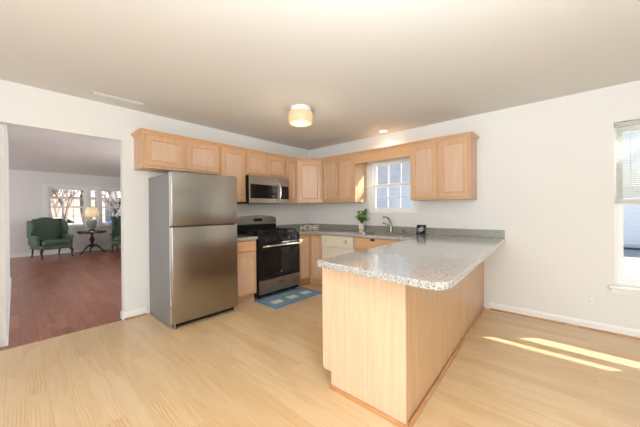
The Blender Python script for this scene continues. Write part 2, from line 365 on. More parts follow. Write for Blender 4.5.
struct(box('wall_living_front', M['wall'], None, -7, -6, 0.0, 0.12, 0, H))

# baseboards and shoe moulding
def base_x(name, x0, x1, y, sgn, shoe=True):     # along x, wall face at y, room on the sgn side
    b = MB(); b.prism([(x0, y, 0), (x0, y+sgn*0.014, 0), (x0, y+sgn*0.014, 0.065), (x0, y+sgn*0.006, 0.085), (x0, y, 0.085)], (x1-x0, 0, 0))
    o = struct(b.done(name, M['trimw']))
    if shoe:
        b = MB(); b.prism([(x0, y+sgn*0.014, 0), (x0, y+sgn*0.031, 0), (x0, y+sgn*0.027, 0.012), (x0, y+sgn*0.014, 0.018)], (x1-x0, 0, 0)); b.done('shoe_molding', M['shoe'], o)
    return o
def base_y(name, x, sgn, y0, y1, shoe=True):
    b = MB(); b.prism([(x, y0, 0), (x+sgn*0.014, y0, 0), (x+sgn*0.014, y0, 0.065), (x+sgn*0.006, y0, 0.085), (x, y0, 0.085)], (0, y1-y0, 0))
    o = struct(b.done(name, M['trimw']))
    if shoe:
        b = MB(); b.prism([(x+sgn*0.014, y0, 0), (x+sgn*0.031, y0, 0), (x+sgn*0.027, y0, 0.012), (x+sgn*0.014, y0, 0.018)], (0, y1-y0, 0)); b.done('shoe_molding', M['shoe'], o)
    return o
base_y('baseboard_right', 0, -1, -6.5, -3.125)
base_x('baseboard_back', DX1, -2.83, 0, -1)
base_x('baseboard_left', -6, DX0, 0, -1)
base_y('baseboard_hall', -3.93, 1, 0.10, 3.68, False)
base_y('baseboard_jamb', DX1, -1, 0.0, 0.10, False)
base_x('baseboard_living', -7, 0, 7.65, -1, False)

# ------------------------------------------------------------------ windows
def sash(mbv, y0, y1, z0, z1, x0, x1, fr=0.045):
    mbv.box(x0, x1, y0, y0+fr, z0, z1).box(x0, x1, y1-fr, y1, z0, z1).box(x0, x1, y0+fr, y1-fr, z0, z0+fr).box(x0, x1, y0+fr, y1-fr, z1-fr, z1)
def win_y(name, y0, y1, z0, z1, zm, xin, label, cols=3, rows=(2, 1), sill=True, fw_=0.07, st=0.04):
    """double-hung window in the right wall; xin = inner face of the frame"""
    r = sempty(name, (xin, (y0+y1)/2, z0), label)
    b = MB(); b.box(xin, xin+0.08, y0, y0+fw_, z0, z1).box(xin, xin+0.08, y1-fw_, y1, z0, z1).box(xin, xin+0.08, y0+fw_, y1-fw_, z1-0.05, z1).box(xin, xin+0.08, y0+fw_, y1-fw_, z0, z0+0.035)
    b.done('window_frame', M['vinyl'], r, bevel=0.003)
    a, c = y0+fw_, y1-fw_
    for nm, q0, q1, x, nr in (('lower_sash', z0+0.035, zm+0.02, xin+0.012, rows[0]), ('upper_sash', zm-0.02, z1-0.05, xin+0.042, rows[1])):
        b = MB(); sash(b, a, c, q0, q1, x, x+0.028, st)
        g0, g1, h0, h1 = a+st, c-st, q0+st, q1-st
        for k in range(1, cols): yy = g0+(g1-g0)*k/cols; b.box(x+0.012, x+0.02, yy-0.009, yy+0.009, h0, h1)
        for k in range(1, nr): zz = h0+(h1-h0)*k/nr; b.box(x+0.012, x+0.02, g0, g1, zz-0.009, zz+0.009)
        so = b.done(nm, M['vinyl'], r)
        box('pane', M['pane'], so, x+0.0145, x+0.0175, g0-0.004, g1+0.004, h0-0.004, h1+0.004)
    return r
w1 = win_y('window_1', -2.25, -1.38, 1.20, 2.05, 1.63, 0.012, 'white double hung window above the kitchen sink', fw_=0.075)
b = MB(); b.box(-0.022, 0.012, -2.27, -1.36, 1.178, 1.20, bev=0.004); b.done('window_stool', M['trimw'], w1)
w2 = win_y('window_2', -5.22, -4.19, 0.475, 2.08, 1.29, 0.045, 'tall white double hung window with a half raised blind at the right edge', cols=1, rows=(1, 1), fw_=0.03, st=0.038)
b = MB(); b.box(-0.045, 0.045, -5.27, -4.145, 0.455, 0.478, bev=0.006); b.done('window_stool', M['trimw'], w2)
b = MB(); b.box(-0.016, 0, -5.24, -4.17, 0.405, 0.455, bev=0.003); b.done('window_apron', M['trimw'], w2)

# living room window group: two sashes side by side with a narrow one between
r3 = sempty('window_3', (-2.35, 7.65, 0.80), 'triple living room window with white muntins')
def win_x(x0, x1, parent, cols):
    y = 7.70; z0, z1, zm = 0.80, 2.01, 1.41
    f = MB(); f.box(x0, x0+0.03, y-0.02, y+0.05, z0, z1).box(x1-0.03, x1, y-0.02, y+0.05, z0, z1).box(x0+0.03, x1-0.03, y-0.02, y+0.05, z1-0.03, z1).box(x0+0.03, x1-0.03, y-0.02, y+0.05, z0, z0+0.03)
    fo = f.done('window_frame', M['vinyl'], parent)
    for nm, q0, q1, yy in (('lower_sash', z0+0.03, zm+0.02, y-0.012), ('upper_sash', zm-0.02, z1-0.03, y+0.016)):
        a, c = x0+0.03, x1-0.03; b = MB()
        b.box(a, a+0.03, yy, yy+0.025, q0, q1).box(c-0.03, c, yy, yy+0.025, q0, q1).box(a+0.03, c-0.03, yy, yy+0.025, q0, q0+0.035).box(a+0.03, c-0.03, yy, yy+0.025, q1-0.035, q1)
        for k in range(1, cols): xx = a+0.03+(c-a-0.06)*k/cols; b.box(xx-0.008, xx+0.008, yy+0.008, yy+0.016, q0+0.035, q1-0.035)
        zz = (q0+q1)/2; b.box(a+0.03, c-0.03, yy+0.008, yy+0.016, zz-0.008, zz+0.008)
        so = b.done(nm, M['vinyl'], fo); box('pane', M['pane'], so, a+0.026, c-0.026, yy+0.011, yy+0.013, q0+0.03, q1-0.03)
win_x(-3.215, -2.36, r3, 3); win_x(-2.30, -2.08, r3, 1); win_x(-2.02, -1.30, r3, 3)
b = MB(); b.box(-2.36, -2.30, 7.64, 7.76, 0.80, 2.01).box(-2.08, -2.02, 7.64, 7.76, 0.80, 2.01); b.done('mullion', M['trimw'], r3)
b = MB(); b.box(-3.33, -3.215, 7.632, 7.65, 0.80, 2.08).box(-1.30, -1.20, 7.632, 7.65, 0.80, 2.08).box(-3.215, -1.30, 7.632, 7.65, 2.01, 2.08); b.done('window_casing', M['trimw'], r3)
b = MB(); b.box(-3.36, -1.17, 7.60, 7.65, 0.772, 0.80, bev=0.005); b.done('window_stool', M['trimw'], r3)

tag(MB().tube([(-0.05, -1.3462, 1.628), (-0.05, -2.2488, 1.628)], 0.008, n=10).done('tension_rod', M['vinyl'], None, smooth=True), 'thin white curtain rod stretched across the sink window between the cabinets', 'curtain rod')

# ------------------------------------------------------------------ kitchen: upper cabinets
F = -0.33
def upper_a(name, x0, x1, z0, z1, nd, label, cat='cabinet', gap=0.04):
    t = thing(name, ((x0+x1)/2, -0.16, z0), label, cat, 'maple wall cabinets')
    box('cabinet_box', M['maple'], t, x0+0.0008, x1-0.0008, F, -0.001, z0, z1)
    wd = (x1-x0-0.036-gap*(nd-1))/nd
    for k in range(nd):
        xa = x0+0.018+k*(wd+gap)
        door((xa, F, z0+0.026), (1, 0, 0), (0, -1, 0), wd, z1-z0-0.062, t)
    return t
ZT = 2.135
upper_a('wall_cabinet', -2.94, -2.05, 1.73, ZT, 2, 'short two-door maple wall cabinet above the refrigerator')
upper_a('wall_cabinet', -2.05, -1.655, 1.372, ZT, 1, 'tall single-door maple wall cabinet between the refrigerator and the microwave')
upper_a('wall_cabinet', -1.655, -0.905, 1.775, ZT, 2, 'short two-door maple wall cabinet directly above the microwave')
upper_a('wall_cabinet', -0.905, -0.645, 1.372, ZT, 1, 'narrow one-door maple wall cabinet right of the microwave')
# diagonal corner cabinet
t = thing('corner_cabinet', (-0.25, -0.25, 1.372), 'angled maple wall cabinet in the room corner', 'cabinet')
b = MB(); b.prism([(-0.6442, -0.001, 1.372), (-0.6442, F, 1.372), (F, -0.6442, 1.372), (-0.001, -0.6442, 1.372), (-0.001, -0.001, 1.372)], (0, 0, ZT-1.372)); b.done('cabinet_box', M['maple'], t)
dv = Vector((-F-0.645+2*F+0.645, 0, 0))
pa, pb = Vector((-0.6442, F, 0)), Vector((F, -0.6442, 0)); u = (pb-pa).normalized(); n = Vector((-1, -1, 0)).normalized(); Ld = (pb-pa).length
door(pa+u*0.03+Vector((0, 0, 1.386)), u, n, Ld-0.06, ZT-1.372-0.052, t)
def upper_b(name, y0, y1, z0, z1, nd, label, gap=0.03):
    t = thing(name, (-0.16, (y0+y1)/2, z0), label, 'cabinet', 'maple wall cabinets')
    box('cabinet_box', M['maple'], t, F, -0.001, y0+0.0008, y1-0.0008, z0, z1)
    wd = (y1-y0-0.036-gap*(nd-1))/nd
    for k in range(nd):
        ya = y1-0.018-k*(wd+gap)
        door((F, ya, z0+0.022), (0, -1, 0), (-1, 0, 0), wd, z1-z0-0.058, t)
    return t
upper_b('wall_cabinet', -1.345, -0.645, 1.372, ZT, 2, 'two-door maple wall cabinet left of the sink window')
upper_b('wall_cabinet', -2.99, -2.25, 1.368, ZT, 2, 'two-door maple wall cabinet right of the sink window, end side showing')
v = thing('window_valance', (F, -1.8, 1.97), 'plain maple valance board bridging the two cabinets above the sink window', 'valance')
box('board', M['maple_x'], v, F, F+0.02, -2.249, -1.346, 1.972, ZT)
box('top_panel', M['maple'], v, F+0.02, -0.001, -2.249, -1.346, ZT-0.018, ZT)
# crown moulding around the tops
prof = [(0.0, -0.026), (0.006, -0.026), (0.010, -0.014), (0.024, -0.002), (0.031, 0.006), (0.031, 0.013), (0.0, 0.013)]
path = [((-2.94, -0.001), (-1, 0)), ((-2.94, F), (-1, -1)), ((-0.645, F), None), ((F, -0.645), None), ((F, -2.99), (-1, -1)), ((-0.001, -2.99), (0, -1))]
t8 = math.tan(PI/8)
mit = [Vector((-1, 0, 0)), Vector((-1, -1, 0)), Vector((-t8, -1, 0)), Vector((-1, -t8, 0)), Vector((-1, -1, 0)), Vector((0, -1, 0))]
rings = []
for ((x, y), _), mv in zip(path, mit):
    rings.append([Vector((x, y, ZT+0.002+h))+mv*d for d, h in prof])
tag(MB().loft(rings).done('crown_molding', M['maple_x']), 'continuous maple crown molding running along the tops of the wall cabinets', 'molding')

# ------------------------------------------------------------------ base cabinets
CT, CB = 0.89, 0.85           # counter top / bottom
t = thing('base_cabinet', (-1.85, -0.3, 0), 'narrow maple base cabinet with drawer between refrigerator and stove', 'cabinet')
box('cabinet_box', M['maple'], t, -2.03, -1.668, -0.60, -0.003, 0.10, CB)
box('toe_kick', M['maple'], t, -2.03, -1.668, -0.54, -0.003, 0, 0.10)
MB().panel((-2.015, -0.60, 0.70), (1, 0, 0), (0, -1, 0), 0.332, 0.135, fr=0).done('drawer_front', M['maple_x'], t)
door((-2.015, -0.60, 0.115), (1, 0, 0), (0, -1, 0), 0.332, 0.565, t)
t = thing('base_corner_cabinet', (-0.4, -0.4, 0), 'maple corner base cabinet with folding doors meeting in the inner corner', 'cabinet')
b = MB(); b.prism([(-0.888, -0.003, 0.10), (-0.888, -0.60, 0.10), (-0.60, -0.60, 0.10), (-0.60, -0.868, 0.10), (-0.003, -0.868, 0.10), (-0.003, -0.003, 0.10)], (0, 0, CB-0.10)); b.done('cabinet_box', M['maple'], t)
b = MB(); b.prism([(-0.888, -0.003, 0), (-0.888, -0.54, 0), (-0.54, -0.54, 0), (-0.54, -0.868, 0), (-0.003, -0.868, 0), (-0.003, -0.003, 0)], (0, 0, 0.10)); b.done('toe_kick', M['maple'], t)
door((-0.880, -0.60, 0.115), (1, 0, 0), (0, -1, 0), 0.258, 0.72, t, fr=0.045)
door((-0.60, -0.622, 0.115), (0, -1, 0), (-1, 0, 0), 0.238, 0.72, t, fr=0.045)
b = MB(); b.box(-0.888, -0.556, -0.556, -0.54, 0, 0.016).box(-0.556, -0.54, -0.868, -0.54, 0, 0.016); b.done('shoe_molding', M['shoe'], t)

t = thing('dishwasher', (-0.3, -1.19, 0), 'cream dishwasher with dial controls under the sink counter', 'dishwasher')
box('body', M['cream'], t, -0.58, -0.003, -1.502, -0.872, 0.10, CB-0.002)
box('toe_panel', M['black'], t, -0.53, -0.003, -1.502, -0.872, 0, 0.10)
box('door', M['cream'], t, -0.612, -0.58, -1.498, -0.876, 0.12, 0.665, bev=0.004)
cp = box('control_panel', M['cream'], t, -0.622, -0.58, -1.498, -0.876, 0.672, CB-0.008, bev=0.006)
MB().lathe([(0.030, -0.640), (0.030, -0.622)], (0, -1.36, 0.765), n=20, axis=0).done('dial', M['cream_d'], cp, smooth=True)
MB().lathe([(0.016, -0.634), (0.016, -0.622)], (0, -0.965, 0.765), n=16, axis=0).done('button', M['cream_d'], cp, smooth=True)
box('handle_recess', M['cream_d'], t, -0.616, -0.60, -1.49, -0.884, 0.666, 0.671)

t = thing('sink_base_cabinet', (-0.3, -1.95, 0), 'maple sink base cabinet with a long false drawer front right of the dishwasher', 'cabinet')
box('cabinet_box', M['maple'], t, -0.60, -0.003, -2.435, -1.506, 0.10, 0.66)
b = MB(); b.box(-0.60, -0.585, -2.435, -1.506, 0.66, CB).box(-0.585, -0.003, -1.522, -1.506, 0.66, CB).box(-0.585, -0.003, -2.435, -2.419, 0.66, CB); b.done('upper_frame', M['maple'], t)
box('toe_kick', M['maple'], t, -0.54, -0.003, -2.435, -1.506, 0, 0.10)
MB().panel((-0.60, -1.516, 0.70), (0, -1, 0), (-1, 0, 0), 0.91, 0.135, fr=0).done('drawer_front', M['maple_x'], t)
for k in range(2):
    door((-0.60, -1.516-k*0.459, 0.115), (0, -1, 0), (-1, 0, 0), 0.451, 0.565, t)
# child latch at the counter edge
tag(box('cabinet_latch', M['black'], None, -0.640, -0.6215, -1.86, -1.80, 0.812, 0.838, bev=0.003), 'small black latch on the sink cabinet front below the counter edge', 'latch')

# peninsula (its long sides run a little off square to the wall)
PX = -2.42
def yb(x): return -3.055+0.033*x          # dining side
def yk(x): return -2.437+0.028*x          # kitchen side
t = thing('peninsula_cabinet', (-1.2, -2.8, 0), 'pale maple peninsula with flat end panel and long back panel', 'cabinet')
def skew(xa, xc, db, dk, z0, z1): return MB().prism([(xa, yb(xa)+db, z0), (xc, yb(xc)+db, z0), (xc, yk(xc)-dk, z0), (xa, yk(xa)-dk, z0)], (0, 0, z1-z0))
skew(PX+0.021, -0.62, 0.013, 0.02, 0.11, CB).done('cabinet_box', M['maple'], t)
skew(-0.62, -0.003, 0.013, 0.02, 0.11, CB).done('cabinet_filler', M['maple'], t)
skew(PX+0.021, -0.003, 0.013, 0.075, 0, 0.11).done('toe_kick', M['maple'], t)
PY0, PY1 = yk(PX), yb(PX)
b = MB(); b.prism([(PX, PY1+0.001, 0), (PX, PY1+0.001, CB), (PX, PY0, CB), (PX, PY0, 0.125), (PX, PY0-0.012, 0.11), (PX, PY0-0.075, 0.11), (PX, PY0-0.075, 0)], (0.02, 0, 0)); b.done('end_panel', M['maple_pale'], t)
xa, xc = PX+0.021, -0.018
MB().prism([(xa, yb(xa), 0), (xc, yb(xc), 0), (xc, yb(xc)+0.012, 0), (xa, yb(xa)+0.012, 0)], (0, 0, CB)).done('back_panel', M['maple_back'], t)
box('corner_strip', M['maple'], t, PX-0.004, PX+0.021, PY1-0.006, PY1+0.0005, 0.0, CB, bev=0.002)
box('scribe_strip', M['maple'], t, -0.018, -0.001, yb(0)-0.005, yb(0)+0.012, 0, CB)
q = [(0, 0), (0.020, 0), (0.017, 0.012), (0.010, 0.019), (0, 0.021)]
b = MB()
r0 = [Vector((PX-d, PY0-0.075, h)) for d, h in q]; r1 = [Vector((PX-d, PY1-0.006-d, h)) for d, h in q]; r2 = [Vector((-0.034, yb(-0.034)-0.001-d, h)) for d, h in q]
b.loft([r0, r1, r2]); b.done('shoe_molding', M['shoe'], t)
du = Vector((-1, -0.028, 0)).normalized(); dn = Vector((-0.028, 1, 0)).normalized()
for k in range(3):
    x_ = PX+0.035+(k+1)*0.54
    door((x_, yk(x_)-0.02, 0.125), du, dn, 0.53, 0.56, t)
    MB().panel((x_, yk(x_)-0.02, 0.70), du, dn, 0.53, 0.135, fr=0).done('drawer_front', M['maple_x'], t)

# ------------------------------------------------------------------ counters
t = thing('countertop', (-1.85, -0.3, CB), 'short speckled grey countertop between refrigerator and stove', 'countertop')
box('slab', M['granite'], t, -2.035, -1.662, -0.635, -0.003, CB, CT, bev=0.004)
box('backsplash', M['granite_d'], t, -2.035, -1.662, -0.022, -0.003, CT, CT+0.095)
t = thing('countertop', (-1.2, -2.9, CB), 'long speckled grey countertop wrapping from the corner past the sink over the peninsula', 'countertop')
cut = (-0.53, -0.13, -2.22, -1.55)   # sink cut-out x0 x1 y0 y1
b = MB(); b.prism([(-0.897, -0.003, CB), (-0.897, -0.635, CB), (-0.635, -0.635, CB), (-0.635, cut[3], CB), (-0.003, cut[3], CB), (-0.003, -0.003, CB)], (0, 0, CT-CB))
b.box(-0.635, cut[0], cut[2], cut[3], CB, CT).box(cut[1], -0.003, cut[2], cut[3], CB, CT)
def arc(cx, cy, r, a0, a1, n=7): return [(cx+r*math.cos(math.radians(a0+(a1-a0)*k/n)), cy+r*math.sin(math.radians(a0+(a1-a0)*k/n))) for k in range(n+1)]
outl = [(-0.635, cut[2]), (-0.635, -2.38), (-0.70, -2.445)] + arc(-2.468, -2.54, 0.03, 90, 180, 4) + [(-2.562, -3.325), (-2.552, -3.352), (-2.525, -3.378), (-2.49, -3.395), (-2.45, -3.400), (-0.003, -3.292), (-0.003, cut[2])]
b.prism([(x, y, CB) for x, y in outl], (0, 0, CT-CB))
slab = b.done('slab', M['granite'], t, bevel=0.005)
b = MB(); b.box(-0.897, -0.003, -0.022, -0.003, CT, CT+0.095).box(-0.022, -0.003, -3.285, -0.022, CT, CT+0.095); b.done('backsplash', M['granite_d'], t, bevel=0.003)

# sink, faucet
t = thing('kitchen_sink', (-0.33, -1.885, CT), 'drop-in steel kitchen sink below the window', 'sink')
b = MB()
def rr(x0, x1, y0, y1, r, z): return [Vector((x, y, z)) for x, y in arc(x1-r, y1-r, r, 0, 90, 4)+arc(x0+r, y1-r, r, 90, 180, 4)+arc(x0+r, y0+r, r, 180, 270, 4)+arc(x1-r, y0+r, r, 270, 360, 4)]
c0, c1, c2, c3 = cut
b.loft([rr(c0-0.02, c1+0.02, c2-0.02, c3+0.02, 0.04, CT+0.0015), rr(c0-0.02, c1+0.02, c2-0.02, c3+0.02, 0.04, CT+0.006), rr(c0+0.01, c1-0.01, c2+0.01, c3-0.01, 0.04, CT+0.007),
        rr(c0+0.02, c1-0.02, c2+0.02, c3-0.02, 0.05, CT-0.02), rr(c0+0.03, c1-0.03, c2+0.03, c3-0.03, 0.05, CT-0.17)], cap=False)
b.b.faces.new([v for v in b.b.verts][-len(rr(0, 1, 0, 1, .1, 0)):])
b.done('basin', M['steelh'], t, smooth=True)
MB().lathe([(0.045, 0), (0.045, 0.004), (0.03, 0.005), (0.03, 0.002)], (-0.33, -1.885, CT-0.169), n=20).done('drain', M['nickel'], t, smooth=True)
t = thing('faucet', (-0.072, -1.82, CT), 'curved chrome faucet behind the sink', 'faucet')
MB().box(-0.098, -0.048, -1.93, -1.71, CT, CT+0.012, bev=0.006).done('base_plate', M['nickel'], t)
MB().lathe([(0.026, 0.012), (0.026, 0.05), (0.022, 0.09), (0.018, 0.11)], (-0.072, -1.82, CT), n=18).done('faucet_body', M['nickel'], t, smooth=True)
MB().tube([(-0.072, -1.82, CT+0.10), (-0.078, -1.815, CT+0.17), (-0.09, -1.80, CT+0.205), (-0.115, -1.785, CT+0.235), (-0.145, -1.765, CT+0.248), (-0.175, -1.75, CT+0.240)], [0.016, 0.015, 0.014, 0.014, 0.014, 0.016]).done('spout', M['nickel'], t, smooth=True)
MB().tube([(-0.076, -1.80, CT+0.10), (-0.09, -1.755, CT+0.125), (-0.11, -1.69, CT+0.150)], [0.012, 0.009, 0.011]).done('lever_handle', M['nickel'], t, smooth=True)
t = thing('side_sprayer', (-0.075, -2.03, CT), 'short dark side sprayer to the right of the faucet', 'sprayer')
MB().lathe([(0.02, 0), (0.02, 0.012), (0.012, 0.02)], (-0.075, -2.03, CT), n=16).done('holder', M['nickel'], t, smooth=True)
MB().lathe([(0.010, 0.012), (0.013, 0.05), (0.016, 0.075), (0.010, 0.085)], (-0.075, -2.03, CT), n=16).done('spray_head', M['nickel'], t, smooth=True)
t = thing('soap_bottle', (-0.30, -2.30, CT), 'slim clear glass bottle on the counter right of the sink', 'bottle')
M['clear'] = pane_mat('clear_bottle_glass')
MB().lathe([(0.018, 0.0), (0.020, 0.01), (0.020, 0.075), (0.008, 0.095), (0.008, 0.11)], (-0.30, -2.30, CT), n=16).done('bottle_body', M['clear'], t, smooth=True)
MB().lathe([(0.009, 0.108), (0.009, 0.122)], (-0.30, -2.30, CT), n=12).done('cap', M['white'], t, smooth=True)
t = thing('soap_dish', (-0.585, -1.66, CT), 'small white soap dish on the counter at the front edge of the sink', 'dish')
MB().lathe([(0.022, 0), (0.030, 0.012), (0.034, 0.020), (0.030, 0.020), (0.02, 0.010)], (-0.585, -1.66, CT), n=20).done('dish', M['white'], t, smooth=True)
MB().box(-0.605, -0.565, -1.675, -1.645, CT+0.011, CT+0.032, bev=0.008).done('soap_bar', M['white'], t, smooth=True)

# ------------------------------------------------------------------ refrigerator
t = thing('refrigerator', (-2.43, -0.38, 0), 'tall stainless steel top-freezer refrigerator with grey sides', 'refrigerator')
X0, X1, YF, ZF, ZS = -2.80, -2.038, -0.745, 1.660, 1.079
box('cabinet_body', M['side'], t, X0, X1, -0.672, -0.03, 0.012, ZF-0.012, bev=0.004)
box('gasket', M['gasket'], t, X0+0.012, X1-0.012, -0.684, -0.672, 0.07, ZF-0.02)
def fdoor(nm, z0, z1):
    b = MB(); pts = [(X0, -0.684), (X0, YF+0.012)] + arc(X0+0.012, YF+0.012, 0.012, 180, 270, 4)[1:] + arc(X1-0.015, YF+0.015, 0.015, 270, 360, 5) + [(X1, -0.684)]
    b.prism([(x, y, z0) for x, y in pts], (0, 0, z1-z0), bev=0.003); return b.done(nm, M['steel'], t, smooth=True)
fz = fdoor('freezer_door', ZS+0.006, ZF); fd = fdoor('refrigerator_door', 0.055, ZS-0.006)
MB().box(X0-0.0015, X0+0.010, YF+0.012, -0.69, ZS+0.012, ZF-0.006).done('handle_edge', M['chrome'], fz)
MB().box(X0-0.0015, X0+0.010, YF+0.012, -0.69, 0.06, ZS-0.012).done('handle_edge', M['chrome'], fd)
b = MB(); b.box(X0+0.03, X1-0.01, YF+0.045, -0.672, 0.012, 0.052); b.done('kick_grille', M['black'], t)
for x in (X0+0.035, X1-0.04):
    MB().lathe([(0.018, 0), (0.018, 0.008), (0.010, 0.010), (0.010, 0.05)], (x, YF+0.022, 0), n=14).done('foot', M['nickel'], t, smooth=True)
box('hinge_cover', M['side'], t, X1-0.09, X1-0.02, -0.74, -0.64, ZF, ZF+0.014, bev=0.004)
for x in (X0+0.05, X1-0.05):
    MB().lathe([(0.02, 0), (0.02, 0.012)], (x, -0.10, 0), n=12).done('foot', M['black'], t)

# ------------------------------------------------------------------ range
t = thing('gas_range', (-1.28, -0.35, 0), 'black and stainless gas range with oven, left of the corner', 'range')
X0, X1, YF = -1.657, -0.902, -0.655
box('body', M['black'], t, X0, X1, YF+0.025, -0.025, 0.03, 0.895, bev=0.003)
b = MB()
for x in (X0+0.04, X1-0.04):
    for y in (YF+0.09, -0.08): MB().lathe([(0.018, 0), (0.018, 0.03)], (x, y, 0), n=12).done('foot', M['black'], t)
b.prism([(X0, YF+0.02, 0.895), (X0, -0.025, 0.895), (X0, -0.025, 0.912), (X0, YF+0.03, 0.912), (X0, YF-0.004, 0.885), (X0, YF+0.02, 0.80)], (X1-X0, 0, 0)); b.done('cooktop', M['black'], t, bevel=0.002)
ctp = [('control_panel', 0)]
b = MB(); b.prism([(X0+0.002, YF+0.024, 0.785), (X0+0.002, YF-0.016, 0.79), (X0+0.002, YF-0.008, 0.88), (X0+0.002, YF+0.02, 0.885)], (X1-X0-0.004, 0, 0)); cpn = b.done('control_panel', M['black'], t)
for k in range(5):
    x = X0+0.10+k*(X1-X0-0.20)/4
    MB().lathe([(0.021, YF-0.012), (0.021, YF-0.030), (0.014, YF-0.038)], (x, 0, 0.835), n=16, axis=1).done('knob', M['blackm'], cpn, smooth=True)
# grates
for gx in (X0+0.135, (X0+X1)/2, X1-0.135):
    b = MB(); hw = 0.112 if gx != (X0+X1)/2 else 0.11
    z0, z1 = 0.938, 0.952
    for x in (gx-hw, gx+hw-0.012): b.box(x, x+0.012, -0.60, -0.11, z0, z1)
    for y in (-0.60, -0.362, -0.122): b.box(gx-hw, gx+hw, y, y+0.012, z0, z1)
    b.box(gx-0.006, gx+0.006, -0.60, -0.11, z0, z1)
    for x in (gx-hw, gx+hw-0.012):
        for y in (-0.60, -0.362, -0.122): b.box(x, x+0.012, y, y+0.012, 0.9125, z0)
    b.done('grate', M['blackm'], t)
for x, y in ((X0+0.135, -0.47), (X0+0.135, -0.23), (X1-0.135, -0.47), (X1-0.135, -0.23), ((X0+X1)/2, -0.35)):
    MB().lathe([(0.045, 0.9125), (0.045, 0.92), (0.034, 0.922), (0.034, 0.931), (0.02, 0.933)], (x, y, 0), n=20).done('burner', M['blackm'], t, smooth=True)
# backguard
b = MB(); b.prism([(X0, -0.075, 0.91), (X0, -0.025, 0.91), (X0, -0.025, 1.03), (X0, -0.075, 1.03)], (X1-X0, 0, 0)); bgd = b.done('backguard', M['black'], t, bevel=0.004)
top = []
nseg = 16
for k in range(nseg+1):
    a = k/nseg; x = X0+0.004+(X1-X0-0.008)*a; s_ = 1-(2*a-1)**2
    top.append((x, -0.082, 1.128+0.045*min(1, s_*1.0)**0.8))
b = MB(); b.prism([(X0+0.004, -0.082, 1.022)]+top+[(X1-0.004, -0.082, 1.022)], (0, 0.056, 0), bev=0.006); sp = b.done('display_panel', M['bgsteel'], bgd)
MB().box(-1.36, -1.20, -0.0840, -0.0815, 1.07, 1.12).done('clock_display', M['blackg'], sp)
# oven door, drawer
b = MB(); b.box(X0+0.004, X1-0.004, YF-0.012, YF+0.024, 0.275, 0.78, bev=0.005); od = b.done('oven_door', M['black'], t)
MB().box(X0+0.06, X1-0.06, YF-0.0135, YF-0.010, 0.32, 0.68).done('oven_window', M['blackg'], od)
b = MB(); b.tube([(X0+0.03, YF-0.05, 0.742), (X1-0.03, YF-0.05, 0.742)], 0.015, n=14)
for x in (X0+0.06, X1-0.06): b.tube([(x, YF-0.05, 0.742), (x, YF-0.008, 0.742)], 0.010)
b.done('handle', M['chrome'], od, smooth=True)
MB().lathe([(0.010, YF-0.0155), (0.010, YF-0.0125)], ((X0+X1)/2, 0, 0.352), n=14, axis=1).done('badge', M['chrome'], od)
b = MB(); b.box(X0+0.004, X1-0.004, YF-0.010, YF+0.024, 0.075, 0.265, bev=0.005); dr = b.done('storage_drawer', M['steelh'], t)
MB().box(-1.335, -1.225, YF-0.013, YF-0.0095, 0.185, 0.205).done('badge', M['slot'], dr)

# ------------------------------------------------------------------ microwave
t = thing('microwave', (-1.30, -0.22, 1.352), 'stainless over-the-range microwave with black window above the stove', 'microwave')
X0, X1, YF, Z0, Z1 = -1.652, -0.908, -0.425, 1.352, 1.760
box('body', M['black'], t, X0, X1, -0.402, -0.003, Z0, Z1, bev=0.003)
XD = -1.115
b = MB(); b.box(X0, XD-0.002, YF, -0.402, Z0+0.004, Z1-0.002, bev=0.004); md = b.done('door', M['steelh'], t)
MB().box(X0+0.014, XD-0.035, YF-0.003, YF+0.001, 1.425, 1.632, bev=0.001).done('door_window', M['blackg'], md)
pts = [(XD-0.020, YF-0.001, 1.372), (XD-0.012, YF-0.034, 1.41), (XD-0.002, YF-0.050, 1.49), (XD-0.002, YF-0.050, 1.57), (XD-0.012, YF-0.034, 1.65), (XD-0.020, YF-0.001, 1.69)]
MB().tube(pts, [0.009, 0.012, 0.013, 0.013, 0.012, 0.009], n=12).done('handle', M['chrome'], md, smooth=True)
b = MB(); b.box(XD+0.002, X1, YF, -0.402, Z0+0.004, Z1-0.002, bev=0.004); mc = b.done('control_panel', M['steelh'], t)
MB().box(XD+0.03, X1-0.006, YF-0.003, YF+0.001, 1.425, 1.632, bev=0.001).done('keypad', M['blackg'], mc)
b = MB()
for k in range(14): b.box(X0+0.05+k*0.046, X0+0.085+k*0.046, YF-0.001, YF+0.002, 1.745, 1.752)
b.done('vent_slots', M['steelh'], md)

# ------------------------------------------------------------------ small things on the counters
t = thing('potted_plant', (-0.165, -1.345, CT), 'small leafy green plant with yellow bloom in a square pale pot beside the sink', 'plant')
b = MB(); s0, s1 = 0.031, 0.036
def sq(s_, z): return [Vector((-0.165+a*s_, -1.345+c*s_, z)) for a, c in ((-1, -1), (1, -1), (1, 1), (-1, 1))]
b.loft([sq(s0, CT), sq(s1, CT+0.135), sq(s1-0.006, CT+0.135), sq(s1-0.006, CT+0.12)]); b.done('pot', M['pot'], t, bevel=0.003)
b = MB(); b.loft([sq(s0+0.0015, CT+0.012), sq(s0+0.003, CT+0.05)]); b.done('pot_band', M['pot_b'], t)
def leaf(b, base, dirv, L, W):
    d = Vector(dirv).normalized(); side = d.cross(Vector((0.2, 0.1, 1))).normalized(); nrm = side.cross(d).normalized(); p = Vector(base)
    mid = [p, p+d*L*0.35+nrm*L*0.08, p+d*L*0.7+nrm*L*0.06, p+d*L-nrm*L*0.05]; ws = [0.1, 1.0, 0.8, 0.02]
    rows = []
    for q_, w_ in zip(mid, ws):
        rows.append([b.b.verts.new(q_-side*W*w_/2+nrm*W*0.12*w_), b.b.verts.new(q_-nrm*0.0015), b.b.verts.new(q_+side*W*w_/2+nrm*W*0.12*w_)])
    for a, c in zip(rows, rows[1:]):
        for i in range(2): b.b.faces.new((a[i], a[i+1], c[i+1], c[i]))
